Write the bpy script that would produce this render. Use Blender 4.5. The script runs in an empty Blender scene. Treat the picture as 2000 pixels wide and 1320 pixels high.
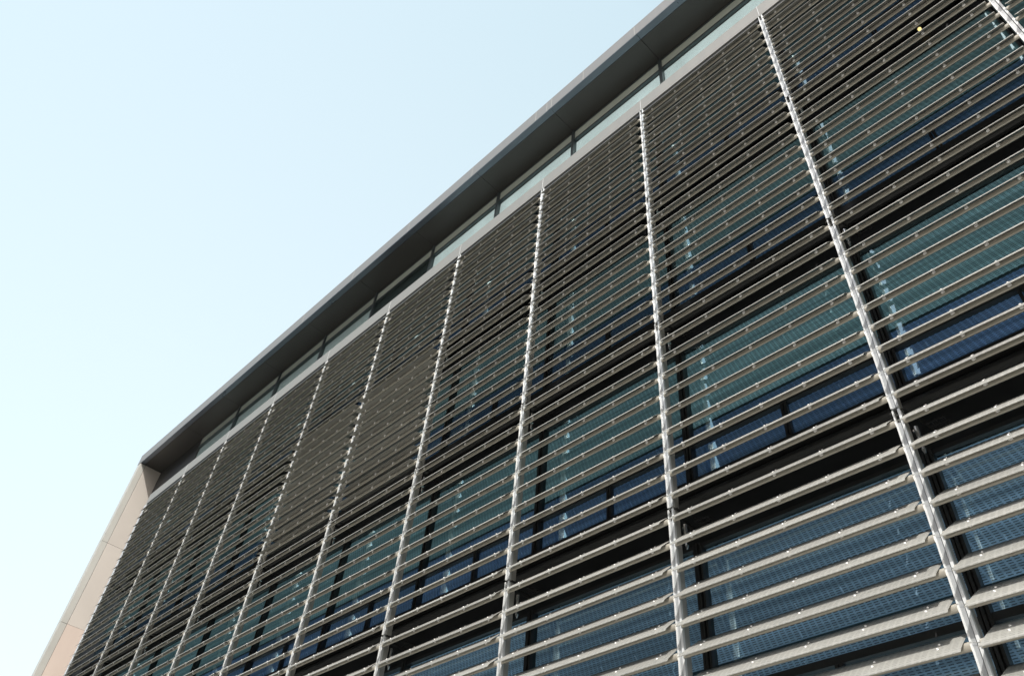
import bpy, math, random
from mathutils import Vector, Matrix
random.seed(4)
R = math.radians
W = 3.6            # bay width
S = 0.4161         # louvre pitch
sc = bpy.context.scene
COL = sc.collection

# ------------------------------------------------------------------ camera
cam = bpy.data.cameras.new("camera")
cam.sensor_fit = 'HORIZONTAL'
cam.sensor_width = 36.0
cam.lens = CAMF = 28.09
cam.clip_start = 0.05
cam.clip_end = 3000
co = bpy.data.objects.new("camera", cam)
COL.objects.link(co)
co.location = (2.477, -8.651, -19.357)
co.rotation_euler = (R(135.501), R(-4.504), R(45.549))
sc.camera = co

# ------------------------------------------------------------------ light
SUN = Vector((0.56, -0.70, 1.0)).normalized()
w = bpy.data.worlds.new("World")
sc.world = w
w.use_nodes = True
nt = w.node_tree
nt.nodes.clear()
sky = nt.nodes.new('ShaderNodeTexSky')
sky.sky_type = 'NISHITA'
sky.sun_disc = False
sky.sun_elevation = math.asin(SUN.z)
sky.sun_rotation = math.atan2(SUN.x, SUN.y)
sky.air_density = 1.0
sky.dust_density = 5.0
sky.ozone_density = 1.0
b1 = nt.nodes.new('ShaderNodeBackground'); b1.inputs[1].default_value = 0.10
nt.links.new(sky.outputs[0], b1.inputs[0])
# thin bright haze veil over the blue, thickest in the quarter of the sky beyond the left end of the building
geo = nt.nodes.new('ShaderNodeTexCoord')
sep = nt.nodes.new('ShaderNodeVectorMath'); sep.operation = 'DOT_PRODUCT'
nt.links.new(geo.outputs['Generated'], sep.inputs[0])
sep.inputs[1].default_value = Vector((-0.80, 0.25, 0.15)).normalized()
ramp = nt.nodes.new('ShaderNodeValToRGB')
nt.links.new(sep.outputs['Value'], ramp.inputs[0])
ramp.color_ramp.elements[0].position = 0.02
ramp.color_ramp.elements[0].color = (0.03, 0.04, 0.06, 1)
ramp.color_ramp.elements[1].position = 0.46
ramp.color_ramp.elements[1].color = (0.325, 0.405, 0.385, 1)
e_ = ramp.color_ramp.elements.new(0.98)
e_.color = (0.45, 0.51, 0.485, 1)
b2 = nt.nodes.new('ShaderNodeBackground'); b2.inputs[1].default_value = 1.0
nt.links.new(ramp.outputs[0], b2.inputs[0])
ad = nt.nodes.new('ShaderNodeAddShader')
nt.links.new(b1.outputs[0], ad.inputs[0]); nt.links.new(b2.outputs[0], ad.inputs[1])
wo = nt.nodes.new('ShaderNodeOutputWorld')
nt.links.new(ad.outputs[0], wo.inputs[0])

sl = bpy.data.lights.new("sun", 'SUN')
sl.energy = 3.6
sl.angle = R(0.53)
sl.color = (1.0, 0.965, 0.91)
so = bpy.data.objects.new("sun", sl)
COL.objects.link(so)
so.rotation_euler = (-SUN).to_track_quat('-Z', 'Y').to_euler()
so.location = (20, -30, 30)

sc.view_settings.view_transform = 'Standard'
sc.view_settings.look = 'None'
sc.view_settings.gamma = 1
sc.view_settings.exposure = 0.6
sc.cycles.max_bounces = 8
sc.cycles.transparent_max_bounces = 24
sc.cycles.glossy_bounces = 4
sc.cycles.caustics_reflective = False
sc.cycles.caustics_refractive = False

# ------------------------------------------------------------------ materials
def newmat(name):
    m = bpy.data.materials.new(name); m.use_nodes = True
    n = m.node_tree; n.nodes.clear()
    return m, n, n.nodes, n.links

def mth(nd, lk, op, a, b=None, clamp=False):
    x = nd.new('ShaderNodeMath'); x.operation = op; x.use_clamp = clamp
    for i, v in enumerate((a, b)):
        if v is None: continue
        if isinstance(v, (int, float)): x.inputs[i].default_value = v
        else: lk.new(v, x.inputs[i])
    return x.outputs[0]

def principled(name, col, rough=0.5, metal=0.0, var=0.12, scale=3.0, bump=0.0, bscale=80, streak=None, spec=0.5, stretch=(1, 1, 1)):
    m, n, nd, lk = newmat(name)
    p = nd.new('ShaderNodeBsdfPrincipled'); o = nd.new('ShaderNodeOutputMaterial')
    lk.new(p.outputs[0], o.inputs[0])
    p.inputs['Metallic'].default_value = metal
    p.inputs['Specular IOR Level'].default_value = spec
    tc = nd.new('ShaderNodeTexCoord'); mp = nd.new('ShaderNodeMapping')
    gm = nd.new('ShaderNodeNewGeometry')
    lk.new(gm.outputs['Position'], mp.inputs[0]); mp.inputs['Scale'].default_value = stretch
    nz = nd.new('ShaderNodeTexNoise'); nz.inputs['Scale'].default_value = scale; nz.inputs['Detail'].default_value = 6
    nz.inputs['Roughness'].default_value = 0.6
    lk.new(mp.outputs[0], nz.inputs['Vector'])
    f = mth(nd, lk, 'MULTIPLY_ADD', nz.outputs[0], var * 2)
    nd[-1].inputs[2].default_value = 1 - var
    mx = nd.new('ShaderNodeVectorMath'); mx.operation = 'SCALE'
    mx.inputs[0].default_value = col[:3]
    oi = nd.new('ShaderNodeObjectInfo')
    f2 = mth(nd, lk, 'MULTIPLY_ADD', oi.outputs['Random'], 0.12); nd[-1].inputs[2].default_value = 0.94
    f = mth(nd, lk, 'MULTIPLY', f, f2)
    lk.new(f, mx.inputs['Scale'])
    lk.new(mx.outputs[0], p.inputs['Base Color'])
    r = mth(nd, lk, 'MULTIPLY_ADD', nz.outputs[0], 0.2)
    nd[-1].inputs[2].default_value = max(0.03, rough - 0.1)
    lk.new(r, p.inputs['Roughness'])
    if bump:
        n2 = nd.new('ShaderNodeTexNoise'); n2.inputs['Scale'].default_value = bscale
        lk.new(gm.outputs['Position'], n2.inputs['Vector'])
        bp = nd.new('ShaderNodeBump'); bp.inputs['Strength'].default_value = bump; bp.inputs['Distance'].default_value = 0.01
        lk.new(n2.outputs[0], bp.inputs['Height']); lk.new(bp.outputs[0], p.inputs['Normal'])
    return m

def slots(nd, lk, vec, px_, py_, dx, dy, soft=0.0):
    """1 inside the slot, 0 on the metal; grid of px_ by py_ metres on (x, y) of vec"""
    s = nd.new('ShaderNodeSeparateXYZ'); lk.new(vec, s.inputs[0])
    out = []
    for c, p, d in ((0, px_, dx), (1, py_, dy)):
        a = mth(nd, lk, 'DIVIDE', s.outputs[c], p)
        a = mth(nd, lk, 'FRACT', a)
        a = mth(nd, lk, 'SUBTRACT', a, 0.5)
        a = mth(nd, lk, 'ABSOLUTE', a)
        out.append(mth(nd, lk, 'LESS_THAN', a, d / 2))
    return mth(nd, lk, 'MULTIPLY', out[0], out[1])

def mesh_metal(name, col):
    m, n, nd, lk = newmat(name)
    p = nd.new('ShaderNodeBsdfPrincipled'); o = nd.new('ShaderNodeOutputMaterial')
    uv = nd.new('ShaderNodeUVMap'); uv.uv_map = 'uv'
    hole = slots(nd, lk, uv.outputs[0], 0.0800, 0.039, 0.68, 0.36)
    tr = nd.new('ShaderNodeBsdfTransparent')
    mix = nd.new('ShaderNodeMixShader')
    hole = mth(nd, lk, 'MULTIPLY_ADD', hole, 0.26); nd[-1].inputs[2].default_value = 0.10   # fine wire cloth: open everywhere a little, more in the slots
    lk.new(hole, mix.inputs[0]); lk.new(p.outputs[0], mix.inputs[1]); lk.new(tr.outputs[0], mix.inputs[2])
    lk.new(mix.outputs[0], o.inputs[0])
    g = nd.new('ShaderNodeNewGeometry')
    nz = nd.new('ShaderNodeTexNoise'); nz.inputs['Scale'].default_value = 9; nz.inputs['Detail'].default_value = 8
    nz.inputs['Roughness'].default_value = 0.75
    lk.new(g.outputs['Position'], nz.inputs['Vector'])
    f = mth(nd, lk, 'MULTIPLY_ADD', nz.outputs[0], 0.5); nd[-1].inputs[2].default_value = 0.75
    oi = nd.new('ShaderNodeObjectInfo')
    f2 = mth(nd, lk, 'MULTIPLY_ADD', oi.outputs['Random'], 0.26); nd[-1].inputs[2].default_value = 0.87
    f = mth(nd, lk, 'MULTIPLY', f, f2)
    mx = nd.new('ShaderNodeVectorMath'); mx.operation = 'SCALE'; mx.inputs[0].default_value = col
    lk.new(f, mx.inputs['Scale']); lk.new(mx.outputs[0], p.inputs['Base Color'])
    p.inputs['Metallic'].default_value = 0.25
    p.inputs['Roughness'].default_value = 0.5
    wv = nd.new('ShaderNodeTexWave'); wv.wave_type = 'BANDS'; wv.bands_direction = 'Y'; wv.inputs['Scale'].default_value = 22
    lk.new(uv.outputs[0], wv.inputs['Vector'])
    bp = nd.new('ShaderNodeBump'); bp.inputs['Strength'].default_value = 0.12; bp.inputs['Distance'].default_value = 0.003
    lk.new(wv.outputs['Fac'], bp.inputs['Height']); lk.new(bp.outputs[0], p.inputs['Normal'])
    return m

def pane_mat(name, refl, tint, base=0.22):
    m, n, nd, lk = newmat(name)
    o = nd.new('ShaderNodeOutputMaterial')
    gl = nd.new('ShaderNodeBsdfGlossy'); gl.inputs['Roughness'].default_value = 0.012
    gl.inputs['Color'].default_value = (*refl, 1)
    tr = nd.new('ShaderNodeBsdfTransparent'); tr.inputs['Color'].default_value = (*[t ** .5 for t in tint], 1)
    g = nd.new('ShaderNodeNewGeometry')
    dt = nd.new('ShaderNodeVectorMath'); dt.operation = 'DOT_PRODUCT'
    lk.new(g.outputs['Normal'], dt.inputs[0]); lk.new(g.outputs['Incoming'], dt.inputs[1])
    c_ = mth(nd, lk, 'ABSOLUTE', dt.outputs['Value'])
    c_ = mth(nd, lk, 'SUBTRACT', 1.0, c_)
    c_ = mth(nd, lk, 'POWER', c_, 5.0)
    f = mth(nd, lk, 'MULTIPLY_ADD', c_, 1.0 - base, clamp=True); nd[-1].inputs[2].default_value = base
    nz = nd.new('ShaderNodeTexNoise'); nz.inputs['Scale'].default_value = 0.9
    lk.new(g.outputs['Position'], nz.inputs['Vector'])
    bp = nd.new('ShaderNodeBump'); bp.inputs['Strength'].default_value = 0.12; bp.inputs['Distance'].default_value = 0.0007
    lk.new(nz.outputs[0], bp.inputs['Height']); lk.new(bp.outputs[0], gl.inputs['Normal'])
    mix = nd.new('ShaderNodeMixShader')
    lk.new(f, mix.inputs[0]); lk.new(tr.outputs[0], mix.inputs[1]); lk.new(gl.outputs[0], mix.inputs[2])
    lk.new(mix.outputs[0], o.inputs[0])
    return m

def painted_refl_mat(name, col, dark, glow, px_=0.0883, py_=0.0326, dx=0.68, dy=0.36):  # sheet painted with the louvre lattice mirrored in the glass
    m, n, nd, lk = newmat(name)
    p = nd.new('ShaderNodeBsdfPrincipled'); o = nd.new('ShaderNodeOutputMaterial')
    uv = nd.new('ShaderNodeUVMap'); uv.uv_map = 'uv'
    sx = nd.new('ShaderNodeSeparateXYZ'); lk.new(uv.outputs[0], sx.inputs[0])
    cx_ = nd.new('ShaderNodeCombineXYZ')
    k_ = mth(nd, lk, 'MULTIPLY_ADD', sx.outputs[1], 0.30); lk.new(sx.outputs[0], nd[-1].inputs[2])
    lk.new(k_, cx_.inputs[0]); lk.new(sx.outputs[1], cx_.inputs[1])
    hole = slots(nd, lk, cx_.outputs[0], px_, py_, dx, dy)
    mix = nd.new('ShaderNodeMix'); mix.data_type = 'RGBA'
    lk.new(hole, mix.inputs['Factor'])
    g = nd.new('ShaderNodeNewGeometry')
    mpp = nd.new('ShaderNodeMapping'); mpp.inputs['Scale'].default_value = (0.12, 1, 7.0); lk.new(g.outputs['Position'], mpp.inputs[0])  # stretched noise paints the mirrored louvre bands as streaks
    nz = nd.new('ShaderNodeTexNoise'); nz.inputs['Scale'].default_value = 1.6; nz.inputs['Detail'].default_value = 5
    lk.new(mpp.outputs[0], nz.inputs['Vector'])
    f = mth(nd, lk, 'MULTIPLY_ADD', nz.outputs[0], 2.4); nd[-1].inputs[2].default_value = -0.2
    oi = nd.new('ShaderNodeObjectInfo')
    f2 = mth(nd, lk, 'MULTIPLY_ADD', oi.outputs['Random'], 0.5); nd[-1].inputs[2].default_value = 0.75
    f = mth(nd, lk, 'MULTIPLY', f, f2)
    mx = nd.new('ShaderNodeVectorMath'); mx.operation = 'SCALE'; mx.inputs[0].default_value = col
    lk.new(f, mx.inputs['Scale'])
    lk.new(mx.outputs[0], mix.inputs['A'])
    mix.inputs['B'].default_value = (*dark, 1)
    lk.new(mix.outputs['Result'], p.inputs['Base Color'])
    p.inputs['Roughness'].default_value = 0.6
    # emission imitates the perforated blades mirrored in the glass, dark in their slots
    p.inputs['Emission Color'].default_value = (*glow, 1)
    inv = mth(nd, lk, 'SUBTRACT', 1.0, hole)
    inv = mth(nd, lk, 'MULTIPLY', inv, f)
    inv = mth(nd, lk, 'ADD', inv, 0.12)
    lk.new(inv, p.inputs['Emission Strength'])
    lk.new(p.outputs[0], o.inputs[0])
    return m

M = {}
M['mesh'] = mesh_metal('perforated_metal', (0.335, 0.335, 0.31))
M['bronze'] = principled('champagne_metal', (0.42, 0.40, 0.345), 0.30, 0.25, 0.20, 4, 0.05, 150)
M['white'] = principled('bright_aluminium', (0.70, 0.72, 0.72), 0.36, 0.25, 0.16, 7, stretch=(1, 1, 0.6))
M['steel'] = principled('stainless_steel', (0.75, 0.75, 0.74), 0.22, 0.9, 0.05, 6)
M['stud'] = principled('bolt_metal', (0.95, 0.95, 0.94), 0.30, 0.0, 0.02, 6)
M['side'] = principled('grey_aluminium', (0.44, 0.44, 0.41), 0.45, 0.2, 0.16, 9)
M['web'] = principled('rail_web_aluminium', (0.42, 0.44, 0.45), 0.4, 0.3, 0.12, 7)
M['fascia'] = principled('fascia_metal', (0.255, 0.255, 0.24), 0.5, 0.2, 0.09, 1.6, 0.02, 40, stretch=(3, 1, 0.5))
M['parapet'] = principled('parapet_metal', (0.22, 0.222, 0.22), 0.5, 0.2, 0.10, 1.6, stretch=(3, 1, 0.5))
M['soffit'] = principled('soffit_panel', (0.05, 0.048, 0.045), 0.45, 0.1, 0.15, 0.6)
M['soffit_edge'] = principled('soffit_edge_metal', (0.13, 0.15, 0.18), 0.3, 0.6, 0.1, 0.6)
M['tan'] = principled('wing_wall_panel', (0.60, 0.51, 0.445), 0.5, 0.1, 0.13, 0.8, stretch=(1, 1, 0.35))
M['tan_pale'] = principled('wing_wall_panel_pale', (0.51, 0.475, 0.43), 0.5, 0.1, 0.10, 0.35)
M['tan2'] = principled('wing_wall_edge', (0.52, 0.52, 0.48), 0.45, 0.2, 0.07, 0.5)
M['cheek'] = principled('cheek_metal', (0.50, 0.53, 0.60), 0.45, 0.2, 0.05, 0.6)
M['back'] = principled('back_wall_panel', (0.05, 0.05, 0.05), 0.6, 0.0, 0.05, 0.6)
M['dark'] = principled('dark_cladding', (0.016, 0.018, 0.020), 0.5, 0.0, 0.3, 2)
M['frame'] = principled('dark_window_frame', (0.045, 0.047, 0.048), 0.35, 0.3, 0.15, 5)
M['frame2'] = principled('green_grey_frame', (0.07, 0.085, 0.09), 0.35, 0.3, 0.1, 5)
M['seam'] = principled('sealant', (0.02, 0.02, 0.02), 0.8)
M['panel'] = principled('pale_transom_panel', (0.66, 0.70, 0.62), 0.5, 0.0, 0.05, 1)
M['pane'] = pane_mat('window_glass', (0.62, 0.86, 0.90), (0.80, 0.92, 0.97), 0.40)
M['pane_top'] = pane_mat('clerestory_glass', (0.80, 0.90, 0.90), (0.86, 0.93, 0.92), 0.10)
M['blind'] = painted_refl_mat('blue_slotted_blind', (0.16, 0.26, 0.45), (0.008, 0.016, 0.05), (0.018, 0.036, 0.070))  # blue to slate tones: glass reflections painted per storey
M['blind_navy'] = painted_refl_mat('navy_slotted_blind', (0.10, 0.16, 0.27), (0.006, 0.012, 0.03), (0.008, 0.016, 0.030))
M['blind_top'] = painted_refl_mat('dim_slotted_blind', (0.16, 0.25, 0.26), (0.010, 0.02, 0.03), (0.010, 0.020, 0.024))
M['blind_mid'] = painted_refl_mat('grey_slotted_blind', (0.28, 0.42, 0.44), (0.012, 0.035, 0.05), (0.026, 0.046, 0.049))
M['blind_teal'] = painted_refl_mat('teal_slotted_blind', (0.34, 0.52, 0.55), (0.012, 0.045, 0.06), (0.036, 0.068, 0.076))
M['blind_slate'] = painted_refl_mat('slate_slotted_blind', (0.36, 0.50, 0.62), (0.012, 0.03, 0.08), (0.040, 0.068, 0.098))
def room_glow_mat(name, e):
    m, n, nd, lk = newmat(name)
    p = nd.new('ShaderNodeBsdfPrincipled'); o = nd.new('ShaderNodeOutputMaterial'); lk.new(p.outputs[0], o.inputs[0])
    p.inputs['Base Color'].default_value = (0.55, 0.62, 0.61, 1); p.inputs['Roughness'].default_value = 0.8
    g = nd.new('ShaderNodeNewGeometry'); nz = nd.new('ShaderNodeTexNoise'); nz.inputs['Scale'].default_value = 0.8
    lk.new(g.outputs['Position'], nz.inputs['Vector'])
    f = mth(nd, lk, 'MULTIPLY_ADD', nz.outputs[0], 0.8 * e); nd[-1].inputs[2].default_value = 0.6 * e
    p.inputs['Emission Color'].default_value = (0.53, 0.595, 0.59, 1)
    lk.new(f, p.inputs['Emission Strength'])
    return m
M['room_bright'] = room_glow_mat('lit_ceiling', 0.75)
M['room_dim'] = room_glow_mat('dim_ceiling', 0.16)
M['blind_dark'] = principled('dark_interior', (0.03, 0.05, 0.05), 0.7)
M['paving'] = principled('paving', (0.29, 0.285, 0.262), 0.85, 0, 0.2, 0.7, 0.2, 8)

# ------------------------------------------------------------------ mesh helpers
class MB:
    def __init__(s): s.v = []; s.f = []; s.uv = []; s.sm = []
    def quad(s, pts, uv=None, smooth=False):
        i = len(s.v); s.v += [tuple(p) for p in pts]
        s.f.append(tuple(range(i, i + len(pts)))); s.sm.append(smooth)
        s.uv.append(uv or [(p[0], p[2]) for p in pts])
        return s
    def box(s, x0, x1, y0, y1, z0, z1):
        x0, x1 = min(x0, x1), max(x0, x1); y0, y1 = min(y0, y1), max(y0, y1); z0, z1 = min(z0, z1), max(z0, z1)
        P = lambda a, b, c: (a, b, c)
        s.quad([P(x0, y0, z0), P(x1, y0, z0), P(x1, y0, z1), P(x0, y0, z1)])
        s.quad([P(x1, y1, z0), P(x0, y1, z0), P(x0, y1, z1), P(x1, y1, z1)])
        s.quad([P(x1, y0, z0), P(x1, y1, z0), P(x1, y1, z1), P(x1, y0, z1)])
        s.quad([P(x0, y1, z0), P(x0, y0, z0), P(x0, y0, z1), P(x0, y1, z1)])
        s.quad([P(x0, y0, z1), P(x1, y0, z1), P(x1, y1, z1), P(x0, y1, z1)])
        s.quad([P(x0, y1, z0), P(x1, y1, z0), P(x1, y0, z0), P(x0, y0, z0)])
        return s
    def prism(s, prof, xa, xb, closed=True, smooth=True, caps=True):
        """prof: (y, z) points; xa / xb: number or list of x per profile point"""
        n = len(prof)
        xa = xa if isinstance(xa, list) else [xa] * n
        xb = xb if isinstance(xb, list) else [xb] * n
        arc = [0]
        for i in range(1, n + 1):
            a, b = prof[i - 1], prof[i % n]
            arc.append(arc[-1] + math.hypot(a[0] - b[0], a[1] - b[1]))
        i0 = len(s.v)
        for i in range(n): s.v.append((xa[i], *prof[i]))
        for i in range(n): s.v.append((xb[i], *prof[i]))
        for i in range(n if closed else n - 1):
            j = (i + 1) % n
            s.f.append((i0 + i, i0 + j, i0 + n + j, i0 + n + i)); s.sm.append(smooth)
            s.uv.append([(xa[i], arc[i]), (xa[j], arc[i + 1]), (xb[j], arc[i + 1]), (xb[i], arc[i])])
        if caps:
            s.quad([(xa[i], *prof[i]) for i in reversed(range(n))]); s.quad([(xb[i], *prof[i]) for i in range(n)])
        return s
    def cyl(s, a, b, r, n=8, r2=None, cap=True):
        a, b = Vector(a), Vector(b); d = (b - a).normalized()
        u = d.orthogonal().normalized(); v = d.cross(u); r2 = r if r2 is None else r2
        A = [a + (u * math.cos(t) + v * math.sin(t)) * r for t in [2 * math.pi * i / n for i in range(n)]]
        B = [b + (u * math.cos(t) + v * math.sin(t)) * r2 for t in [2 * math.pi * i / n for i in range(n)]]
        for i in range(n):
            j = (i + 1) % n; s.quad([A[i], A[j], B[j], B[i]], smooth=False)
        if cap: s.quad(list(reversed(A))); s.quad(B)
        return s
    def sph(s, c, r, n=10, m=6):
        i0 = len(s.v); c = Vector(c)
        for j in range(m + 1):
            a = math.pi * j / m
            for i in range(n):
                b = 2 * math.pi * i / n
                s.v.append(tuple(c + Vector((math.sin(a) * math.cos(b), math.sin(a) * math.sin(b), -math.cos(a))) * r))
        for j in range(m):
            for i in range(n):
                k = (i + 1) % n
                s.f.append((i0 + j * n + i, i0 + j * n + k, i0 + (j + 1) * n + k, i0 + (j + 1) * n + i)); s.sm.append(True)
                s.uv.append([(0, 0)] * 4)
        return s
    def mesh(s, name, mat):
        me = bpy.data.meshes.new(name); me.from_pydata(s.v, [], s.f)
        ul = me.uv_layers.new(name='uv')
        k = 0
        for p, uv in zip(me.polygons, s.uv):
            for q in range(p.loop_total): ul.data[p.loop_start + q].uv = uv[q]
        me.polygons.foreach_set('use_smooth', s.sm)
        me.materials.append(mat); me.update()
        return me
    def build(s, name, mat, parent=None, loc=(0, 0, 0)):
        o = bpy.data.objects.new(name, s.mesh(name, mat)); COL.objects.link(o)
        o.location = loc; o.parent = parent
        return o

def empty(name, loc, parent=None):
    o = bpy.data.objects.new(name, None); COL.objects.link(o); o.location = loc; o.parent = parent
    o.empty_display_size = 0.2
    return o
def tag(o, label=None, cat=None, group=None, kind=None):
    if label: o['label'] = label
    if cat: o['category'] = cat
    if group: o['group'] = group
    if kind: o['kind'] = kind
    return o
def copy_tree(o, parent=None):
    c = o.copy(); COL.objects.link(c); c.parent = parent
    for ch in list(o.children): copy_tree(ch, c)
    return c

# ------------------------------------------------------------------ ground
GZ = -21.0
gm = MB(); gm.quad([(-600, -600, 0), (600, -600, 0), (600, 600, 0), (-600, 600, 0)])
tag(gm.build('ground', M['paving'], None, (0, 0, GZ)), kind='structure')

# ------------------------------------------------------------------ building
XR = 3.6 * 4 + 0.5      # right end of the modelled facade
XL = -37.2              # inner face of the wing wall
XE = -32.62             # end of the louvred part
bld = empty('office_building', (0, 1.2, GZ))
tag(bld, 'large glass and metal office building filling the right of the view', 'building')
def part(name, mb, mat, parent=bld, label=None, loc=(0, 0, 0)):
    """loc in world metres"""
    p = Vector(loc)
    q = parent
    while q is not None:
        p -= q.location; q = q.parent
    o = mb.build(name, mat, parent, p)
    if label: o['label'] = label
    return o

# body behind the glazing
part('wall', MB().box(XE + 0.02, XR, 1.32, 16, GZ + .01, 4.58), M['dark'])
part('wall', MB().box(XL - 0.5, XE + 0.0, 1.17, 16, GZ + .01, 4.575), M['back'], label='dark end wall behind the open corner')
part('cheek_panel', MB().box(XE - .04, XE + .075, .012, 1.165, GZ + .02, 0.0), M['cheek'])
# roof slab with parapet face, soffit panels
part('parapet', MB().box(XL - 0.45, XR, 0.0, 0.03, 4.63, 5.22).box(XL - 0.45, XR, 0.0, 0.32, 5.222, 5.262), M['parapet'])
part('roof', MB().box(XL - 0.45, XR, 0.031, 16, 4.66, 5.2), M['dark'])
xs = [XL] + [-W * k - 0.04 for k in range(9, -5, -1)]
sp = MB(); se = MB()
for a, b in zip(xs[:-1], xs[1:]):
    sp.box(a + .006, b - .006, .226, 1.34, 4.60, 4.65)
    se.box(a + .006, b - .006, 0.004, .214, 4.60, 4.65)
part('soffit', sp, M['soffit'])
part('soffit_edge', se, M['soffit_edge'])
for x in (-3.7, -5.8, -7.2, -7.42, -7.92, -11.1, -14.7, -18.3, -21.9, -25.5, -29.1, 0.1, 3.7):
    part('joint_strip', MB().box(x - .006, x + .006, -.004, -.001, 4.64, 5.215), M['side'])
# fascia beam capping the louvres
part('fascia', MB().box(XE + 0.1, XR, 0.0, 0.09, 0.0, 0.53), M['fascia'])
part('gutter', MB().box(XE + 0.1, XR, 0.03, 0.64, -0.14, -0.002), M['dark'])  # dark box added to keep the gap under the fascia black
for k in range(-3, 9):
    part('joint_strip', MB().box(-W * k - .078, -W * k - .068, -.005, -.001, -.004, 0.535), M['white'])

# wing wall closing the facade on the left
wg = empty('wing_wall', (0, 0, 0), bld); wg.location = Vector((XL, 0, GZ)) - bld.location
def wpart(name, mb, mat, label=None):
    o = mb.build(name, mat, wg, (0, 0, 0))
    o.location = -Vector((XL, 0, GZ))
    if label: o['label'] = label
zs = [4.58, -0.08] + [-0.08 - 4.16 * i for i in range(1, 5)] + [GZ + .02]
e1 = MB(); p1 = MB()
for a, b in zip(zs[:-1], zs[1:]):
    e1.box(XL - .40, XL - .004, .002, .285, b + .008, a - .008)
    dx = .003 * (zs.index(a) % 2)
    wpart('side_panel', MB().box(XL - .40, XL - dx, .30, 1.168, b + .006, a - .006), M['tan' if zs.index(a) % 3 == 2 else 'tan_pale'])
wpart('edge_panel', e1, M['tan2'])
wpart('backing', MB().box(XL - .39, XL - .02, .02, 1.165, GZ + .02, 4.58), M['seam'])

# ---- clerestory under the overhang
cx = [XE] + [-W * k - 0.04 for k in range(8, -5, -1)]
for i, (a, b) in enumerate(zip(cx[:-1], cx[1:])):
    c = empty('clerestory_window', (0, 0, 0), bld)
    c.location = Vector((b, 1.16, 0.5)) - bld.location
    def cp(name, mb, mat):
        o = mb.build(name, mat, c, -Vector((b, 1.16, 0.5)))
    cp('frame', MB().box(b - .05, b + .05, 1.09, 1.22, .05, 4.59).box(a + .05, b - .05, 1.12, 1.21, 3.97, 4.05)
       .box(a + .05, b - .05, 1.13, 1.2, 4.54, 4.59), M['frame2'])
    cp('pane', MB().box(a + .05, b - .05, 1.165, 1.177, .05, 3.97), M['pane_top'])
    cp('top_panel', MB().box(a + .05, b - .05, 1.16, 1.18, 4.05, 4.54), M['panel'])
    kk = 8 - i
    cp('blind', MB().box(a + .05, b - .05, 1.24, 1.25, .05, 3.96), M['room_bright'] if kk <= 3 else (M['blind_dark'] if kk == 4 else M['room_dim']))  # sheet's glow stands in for the lit room behind the glass

# ---- glazing behind the louvres, one window per bay and storey
GY = 0.68
for k in range(-3, 9):
    xr, xl = -W * k - 0.06, -W * (k + 1) - 0.06
    if k == 8: xl = XE + .08
    for n in range(-1, 5):
        zt = -(10 * n + .3) * S; zb = -(10 * n + 7.7) * S
        if n == -1: continue
        if n == 4: zb = GZ + .3
        wn = empty('window', (0, 0, 0), bld)
        wn.location = Vector((xr, GY, zb)) - bld.location
        off = -Vector((xr, GY, zb))
        f = MB()
        # triple mullion at the bay line
        for q in (-.055, 0.0, .055):
            f.box(xr + q - .017, xr + q + .017, GY - .075 - (0.02 if q == 0 else 0), GY + .02, zb, zt)
        f.box(xr - .07, xr + .07, GY - .02, GY + .06, zb, zt)
        f.box(xl + .072, xr - .072, GY - .045, GY + .03, zt - .06, zt)
        f.box(xl + .072, xr - .072, GY - .10, GY + .03, zb, zb + .07)
        if n < 4:
            zt2 = -(10 * n + 5.65) * S
            f.box(xl + .072, xr - .072, GY - .06, GY + .03, zt2 - .10, zt2)
            xm = (xl + xr) / 2 + .03
            for q in (-.03, .03): f.box(xm + q - .022, xm + q + .022, GY - .055, GY + .03, zb + .07, zt2 - .10)
        f.build('frame', M['frame'], wn, off)
        j_ = [random.uniform(-.007, .007) for _ in range(4)]
        MB().quad([(xl + .072, GY + j_[0], zb + .07), (xr - .072, GY + j_[1], zb + .07), (xr - .072, GY + j_[0] + j_[2], zt - .06), (xl + .072, GY + j_[3], zt - .06)]).build('pane', M['pane'], wn, off)
        y = GY + .07
        zc = -(10 * n + 4.78) * S
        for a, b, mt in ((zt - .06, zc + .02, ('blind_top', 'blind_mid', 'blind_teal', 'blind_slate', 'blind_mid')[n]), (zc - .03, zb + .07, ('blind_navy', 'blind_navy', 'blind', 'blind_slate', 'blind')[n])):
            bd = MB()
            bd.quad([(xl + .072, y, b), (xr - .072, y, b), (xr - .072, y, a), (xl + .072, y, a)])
            bd.build('blind', M[mt], wn, off)  # flat sheet painted with the reflections that belong to the pane
# slab edges and ducts between the storeys
for n in range(0, 5):
    zt = -(10 * n + 7.7) * S; zb = -(10 * n + 10.3) * S
    if n == 4: continue
    s_ = MB().box(XE + .08, XR, GY + .10, 1.31, zb - .05, zt + .02)
    part('slab_edge', s_, M['dark'])
    g = MB().box(XE + .08, XR, GY - .16, GY + .09, zt - .16, zt - .003).cyl((XE + .1, GY - .05, zt - .30), (XR, GY - .05, zt - .30), .09, 12)
    part('sill_beam', g, M['frame'])

lmp = bpy.data.materials.new('lamp_glow'); lmp.use_nodes = True
lp_ = lmp.node_tree.nodes['Principled BSDF']; lp_.inputs['Base Color'].default_value = (.8, .6, .2, 1)
lp_.inputs['Emission Color'].default_value = (1, .78, .30, 1); lp_.inputs['Emission Strength'].default_value = 1.0
lb = MB().cyl((2.45, .62, -3.72), (2.45, .62, -3.745), .032, 14)
part('lamp', lb, lmp, label='small glowing yellow lamp behind the top storey louvres')
part('lamp_housing', MB().cyl((2.45, .62, -3.58), (2.45, .62, -3.719), .055, 14), M['frame'])

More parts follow.
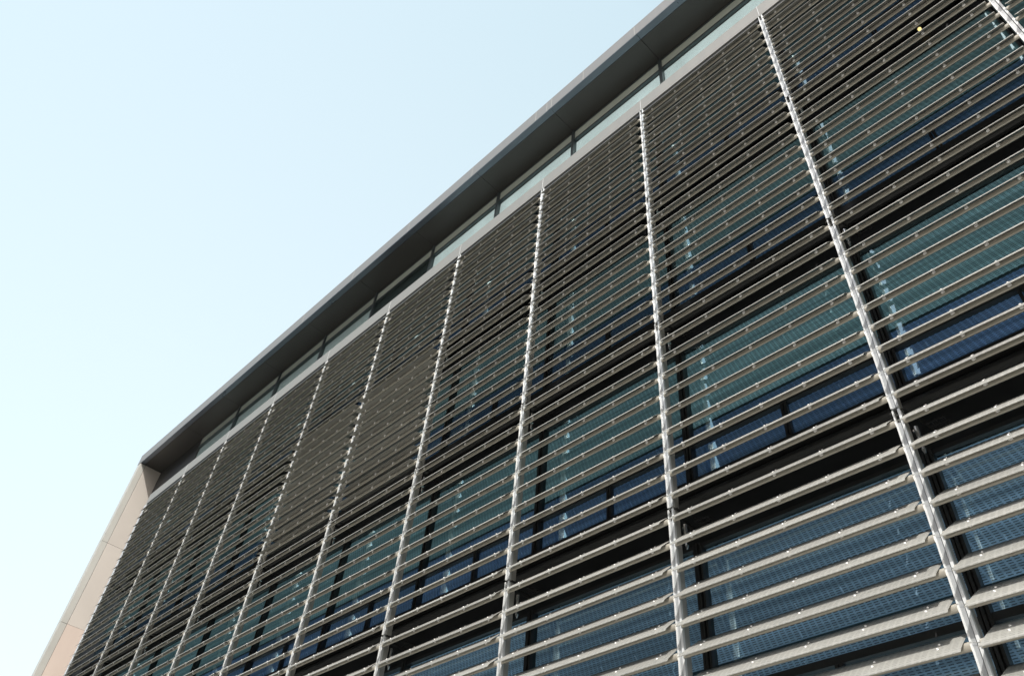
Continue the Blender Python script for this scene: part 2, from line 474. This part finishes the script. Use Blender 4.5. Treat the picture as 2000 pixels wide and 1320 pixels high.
# ------------------------------------------------------------------ unseen block added across the street to darken reflections and cut sky light
ob = empty('office_block', (-40, -50, GZ))
tag(ob, 'dark office block across the street, mirrored in the windows', 'building')
q = MB().box(-90, 46, -14, 0, 0.01, 50); q.build('wall', M['dark'], ob)  # body of the added unseen block
for i in range(12):
    q = MB()
    for j in range(30): q.box(-88 + j * 4.4, -88 + j * 4.4 + 3.2, 0.002, 0.04, 1.5 + i * 4, 3.9 + i * 4)
    o_ = q.build('window_row', M['frame2'], ob)

# ------------------------------------------------------------------ vertical fins
ordn = ['rightmost', 'second', 'third', 'fourth', 'fifth', 'sixth', 'seventh', 'eighth', 'ninth', 'tenth', 'leftmost']
TY = 0.015
UZ = 0.035
def seg_mesh():
    pass
JZ = [0.0] + [-(9.5 + 10 * j) * S for j in range(4)] + [GZ]
def fin_proto():
    f = empty('vertical_fin', (0, 0, 0))
    for j in range(len(JZ) - 1):
        zt, zb = JZ[j] - (.02 if j else -.0), JZ[j + 1] + .02
        if j == 0: zt = -.005
        if j == len(JZ) - 2: zb = GZ + .005 - 0
        fr = MB()
        fr.box(-.118, -.100, 0, .05, zb, zt)
        fr.box(-.044, -.012, 0, .05, zb, zt)
        fr.build('rail', M['white'], f)
        MB().box(-.0995, -.054, .014, .03, zb, zt - .20).box(-.112, -.018, .0505, .062, zb, zt - .20).build('web', M['web'], f)
        sd = MB().box(-.024, -.014, .0505, .16, zb, zt).box(-.116, -.106, .0505, .16, zb, zt).box(-.105, -.025, .10, .11, zb, zt)
        sd.build('side_plate', M['side'], f)
        if j:
            z = JZ[j]
            b = MB().cyl((-.16, .03, z - .03), (.05, .03, z - .03), .011, 6)
            b.cyl((.02, .04, z - .03), (.10, .70, z + .02), .018, 6).cyl((-.08, .10, z - .07), (-.08, .72, z - .07), .03, 8)
            for q in range(5): b.box(.16 + q * .05, .17 + q * .05, .30, .52, z - .16, z - .15)
            for q in range(3): b.box(.14, .40, .31 + q * .09, .32 + q * .09, z - .175, z - .161)
            b.build('joint_bracket', M['seam'], f)
            sp_ = MB().cyl((.045, .20, z - .24), (.045, .20, z - .50), .032, 12).cyl((.045, .20, z - .52), (.045, .20, z - .60), .018, 10, .030)
            sp_.cyl((.045, .20, z - .60), (.045, .20, z - .66), .03, 10, .012).box(.0005, .05, .19, .21, z - .30, z - .27)
            sp_.build('spotlight', M['steel'], f)
    return f
fp = fin_proto()
for i, k in enumerate(range(-3, 10)):
    f = fp if i == 0 else copy_tree(fp)
    f.location = (-W * k, 0, 0)
    if k >= -1:
        o_ = ordn[k + 1]
        lab = {'rightmost': 'bright aluminium vertical fin cut by the top right corner, rightmost of the fins',
               'leftmost': 'bright aluminium vertical fin at the far left end of the louvres'}.get(
               o_, 'bright aluminium vertical fin, %s from the right among the fins' % o_)
    else:
        lab = 'aluminium vertical fin beyond the right edge, %s' % ('nearer one' if k == -2 else 'farther one')
    tag(f, lab, 'fin', 'vertical fins between the louvre screens')

# ------------------------------------------------------------------ louvres
LB = W - .106
# curved perforated sheet, (outward, up) -> (y, z)
top = [(-.152, .166), (-.110, .128), (-.07, .094), (-.03, .060), (.01, .024), (.05, -.012), (.09, -.048), (.125, -.081), (.148, -.105), (.164, -.126), (.171, -.150)]
def louvre_proto():
    # tube: rounded drop section under the sheet
    pr = []
    for t in range(14):
        a = 2 * math.pi * t / 14
        oy = .012 + .026 * math.cos(a) * (1 + .15 * math.sin(a)); oz = UZ - .052 + .050 * math.sin(a)
        pr.append((TY - oy, oz))
    x0, x1 = 0.0, LB           # local x measured leftwards as negative from the fin's left edge
    L = MB().prism(pr, -x1, -.0)
    lo = L.build('louvre', M['bronze'])
    n = len(top)
    up = [(TY - o, z + UZ + .0035) for o, z in top]; dn = [(TY - o, z + UZ - .0005) for o, z in reversed(top)]
    xa = [-x1 + .12 * (1 - i / (n - 1)) + .003 for i in range(n)]
    xb = [-(.03 + .03 * i / (n - 1)) for i in range(n)]
    B = MB().prism(up + dn, xa + xa[::-1], xb + xb[::-1], caps=True)
    B.build('blade', M['mesh'], lo)
    # end brackets at the fins
    MB().box(-x1 + .001, -x1 + .045, .02, .05, -.02, .012).cyl((-x1 + .024, .024, -.002), (-x1 + .024, -.012, -.002), .016, 8).build('end_bracket', M['white'], lo)
    MB().box(-.03, -.002, .022, .05, -.02, .012).build('end_bracket', M['white'], lo)
    MB().cyl((-.012, -.004, .030), (.120, -.004, -.004), .0022, 5).build('tie_wire', M['side'], lo)
    nrm = Vector((0, -.67, .743)); tg = Vector((0, .743, .67))
    for q in range(5):
        x = -(.43 + .72 * q) + .118
        s = MB()
        for oo, zz in ((.058, -.019), (-.035, .0645)):
            c = Vector((x, TY - oo, zz + UZ))
            s.cyl(c + nrm * .002, c + nrm * .013, .015, 8, .010).cyl(c + nrm * .003, c - nrm * .022, .005, 6)
        c = Vector((x, TY - .058, -.019 + UZ)); s.cyl(c - nrm * .005, c - nrm * .050, .006, 6); s.sph(c - nrm * .042, .027)
        # strap under the blade tying both bolts to the tube
        a_ = c - nrm * .012 - tg * .012; b_ = a_ + tg * .15
        for dx in (-.012, .012): pass
        s.quad([a_ + Vector((-.012, 0, 0)), a_ + Vector((.012, 0, 0)), b_ + Vector((.012, 0, 0)), b_ + Vector((-.012, 0, 0))])
        a2, b2 = a_ - nrm * .004, b_ - nrm * .004
        s.quad([a2 + Vector((.012, 0, 0)), a2 + Vector((-.012, 0, 0)), b2 + Vector((-.012, 0, 0)), b2 + Vector((.012, 0, 0))])
        for sx in (-.012, .012):
            s.quad([a_ + Vector((sx, 0, 0)), b_ + Vector((sx, 0, 0)), b2 + Vector((sx, 0, 0)), a2 + Vector((sx, 0, 0))])
        s.box(x + .006, x + .03, TY - .048, TY - .037, UZ - .075, UZ - .022)
        s.build('bolt_bracket', M['stud'], lo)
    return lo
lp = louvre_proto()
stor = ['top storey', 'second storey down', 'third storey down', 'fourth storey down']
first = True
for k in range(-3, 9):
    for m in range(4):
        vs = range(1, 10) if m == 0 else range(10 * m, 10 * m + 10)
        zb = -vs[-1] * S
        base = (-W * k - .118, 0, zb)
        scn = empty('louvre_screen', base)
        if k >= -2:
            a = 'right of the rightmost fin' if k == -2 else 'between the %s and %s fins from the right' % (
                'first' if k == -1 else ordn[k + 1], 'eleventh' if k == 8 else ordn[k + 2])
        else: a = 'at the far right beyond the picture edge'
        tag(scn, '%s louvre screen, %s, %s' % ('level-bladed' if (m == 1 and k in (3, 4)) else 'perforated', stor[m], a), 'louvre screen', 'louvre screens on the facade')
        for v in vs:
            l = lp if first else copy_tree(lp)
            first = False
            l.parent = scn
            l.location = (0, 0, -v * S - zb)
            # one storey of two bays stands open, its blades turned level
            l.rotation_euler = (R(random.uniform(-1.0, 1.0)), R(random.uniform(-.06, .06)), 0)
            if m == 1 and k in (3, 4):
                for ch in l.children:
                    if ch.name.startswith(('blade', 'bolt')): ch.rotation_euler = (R(-25 + random.uniform(-2.0, 2.0)), 0, 0)

bpy.context.view_layer.update()
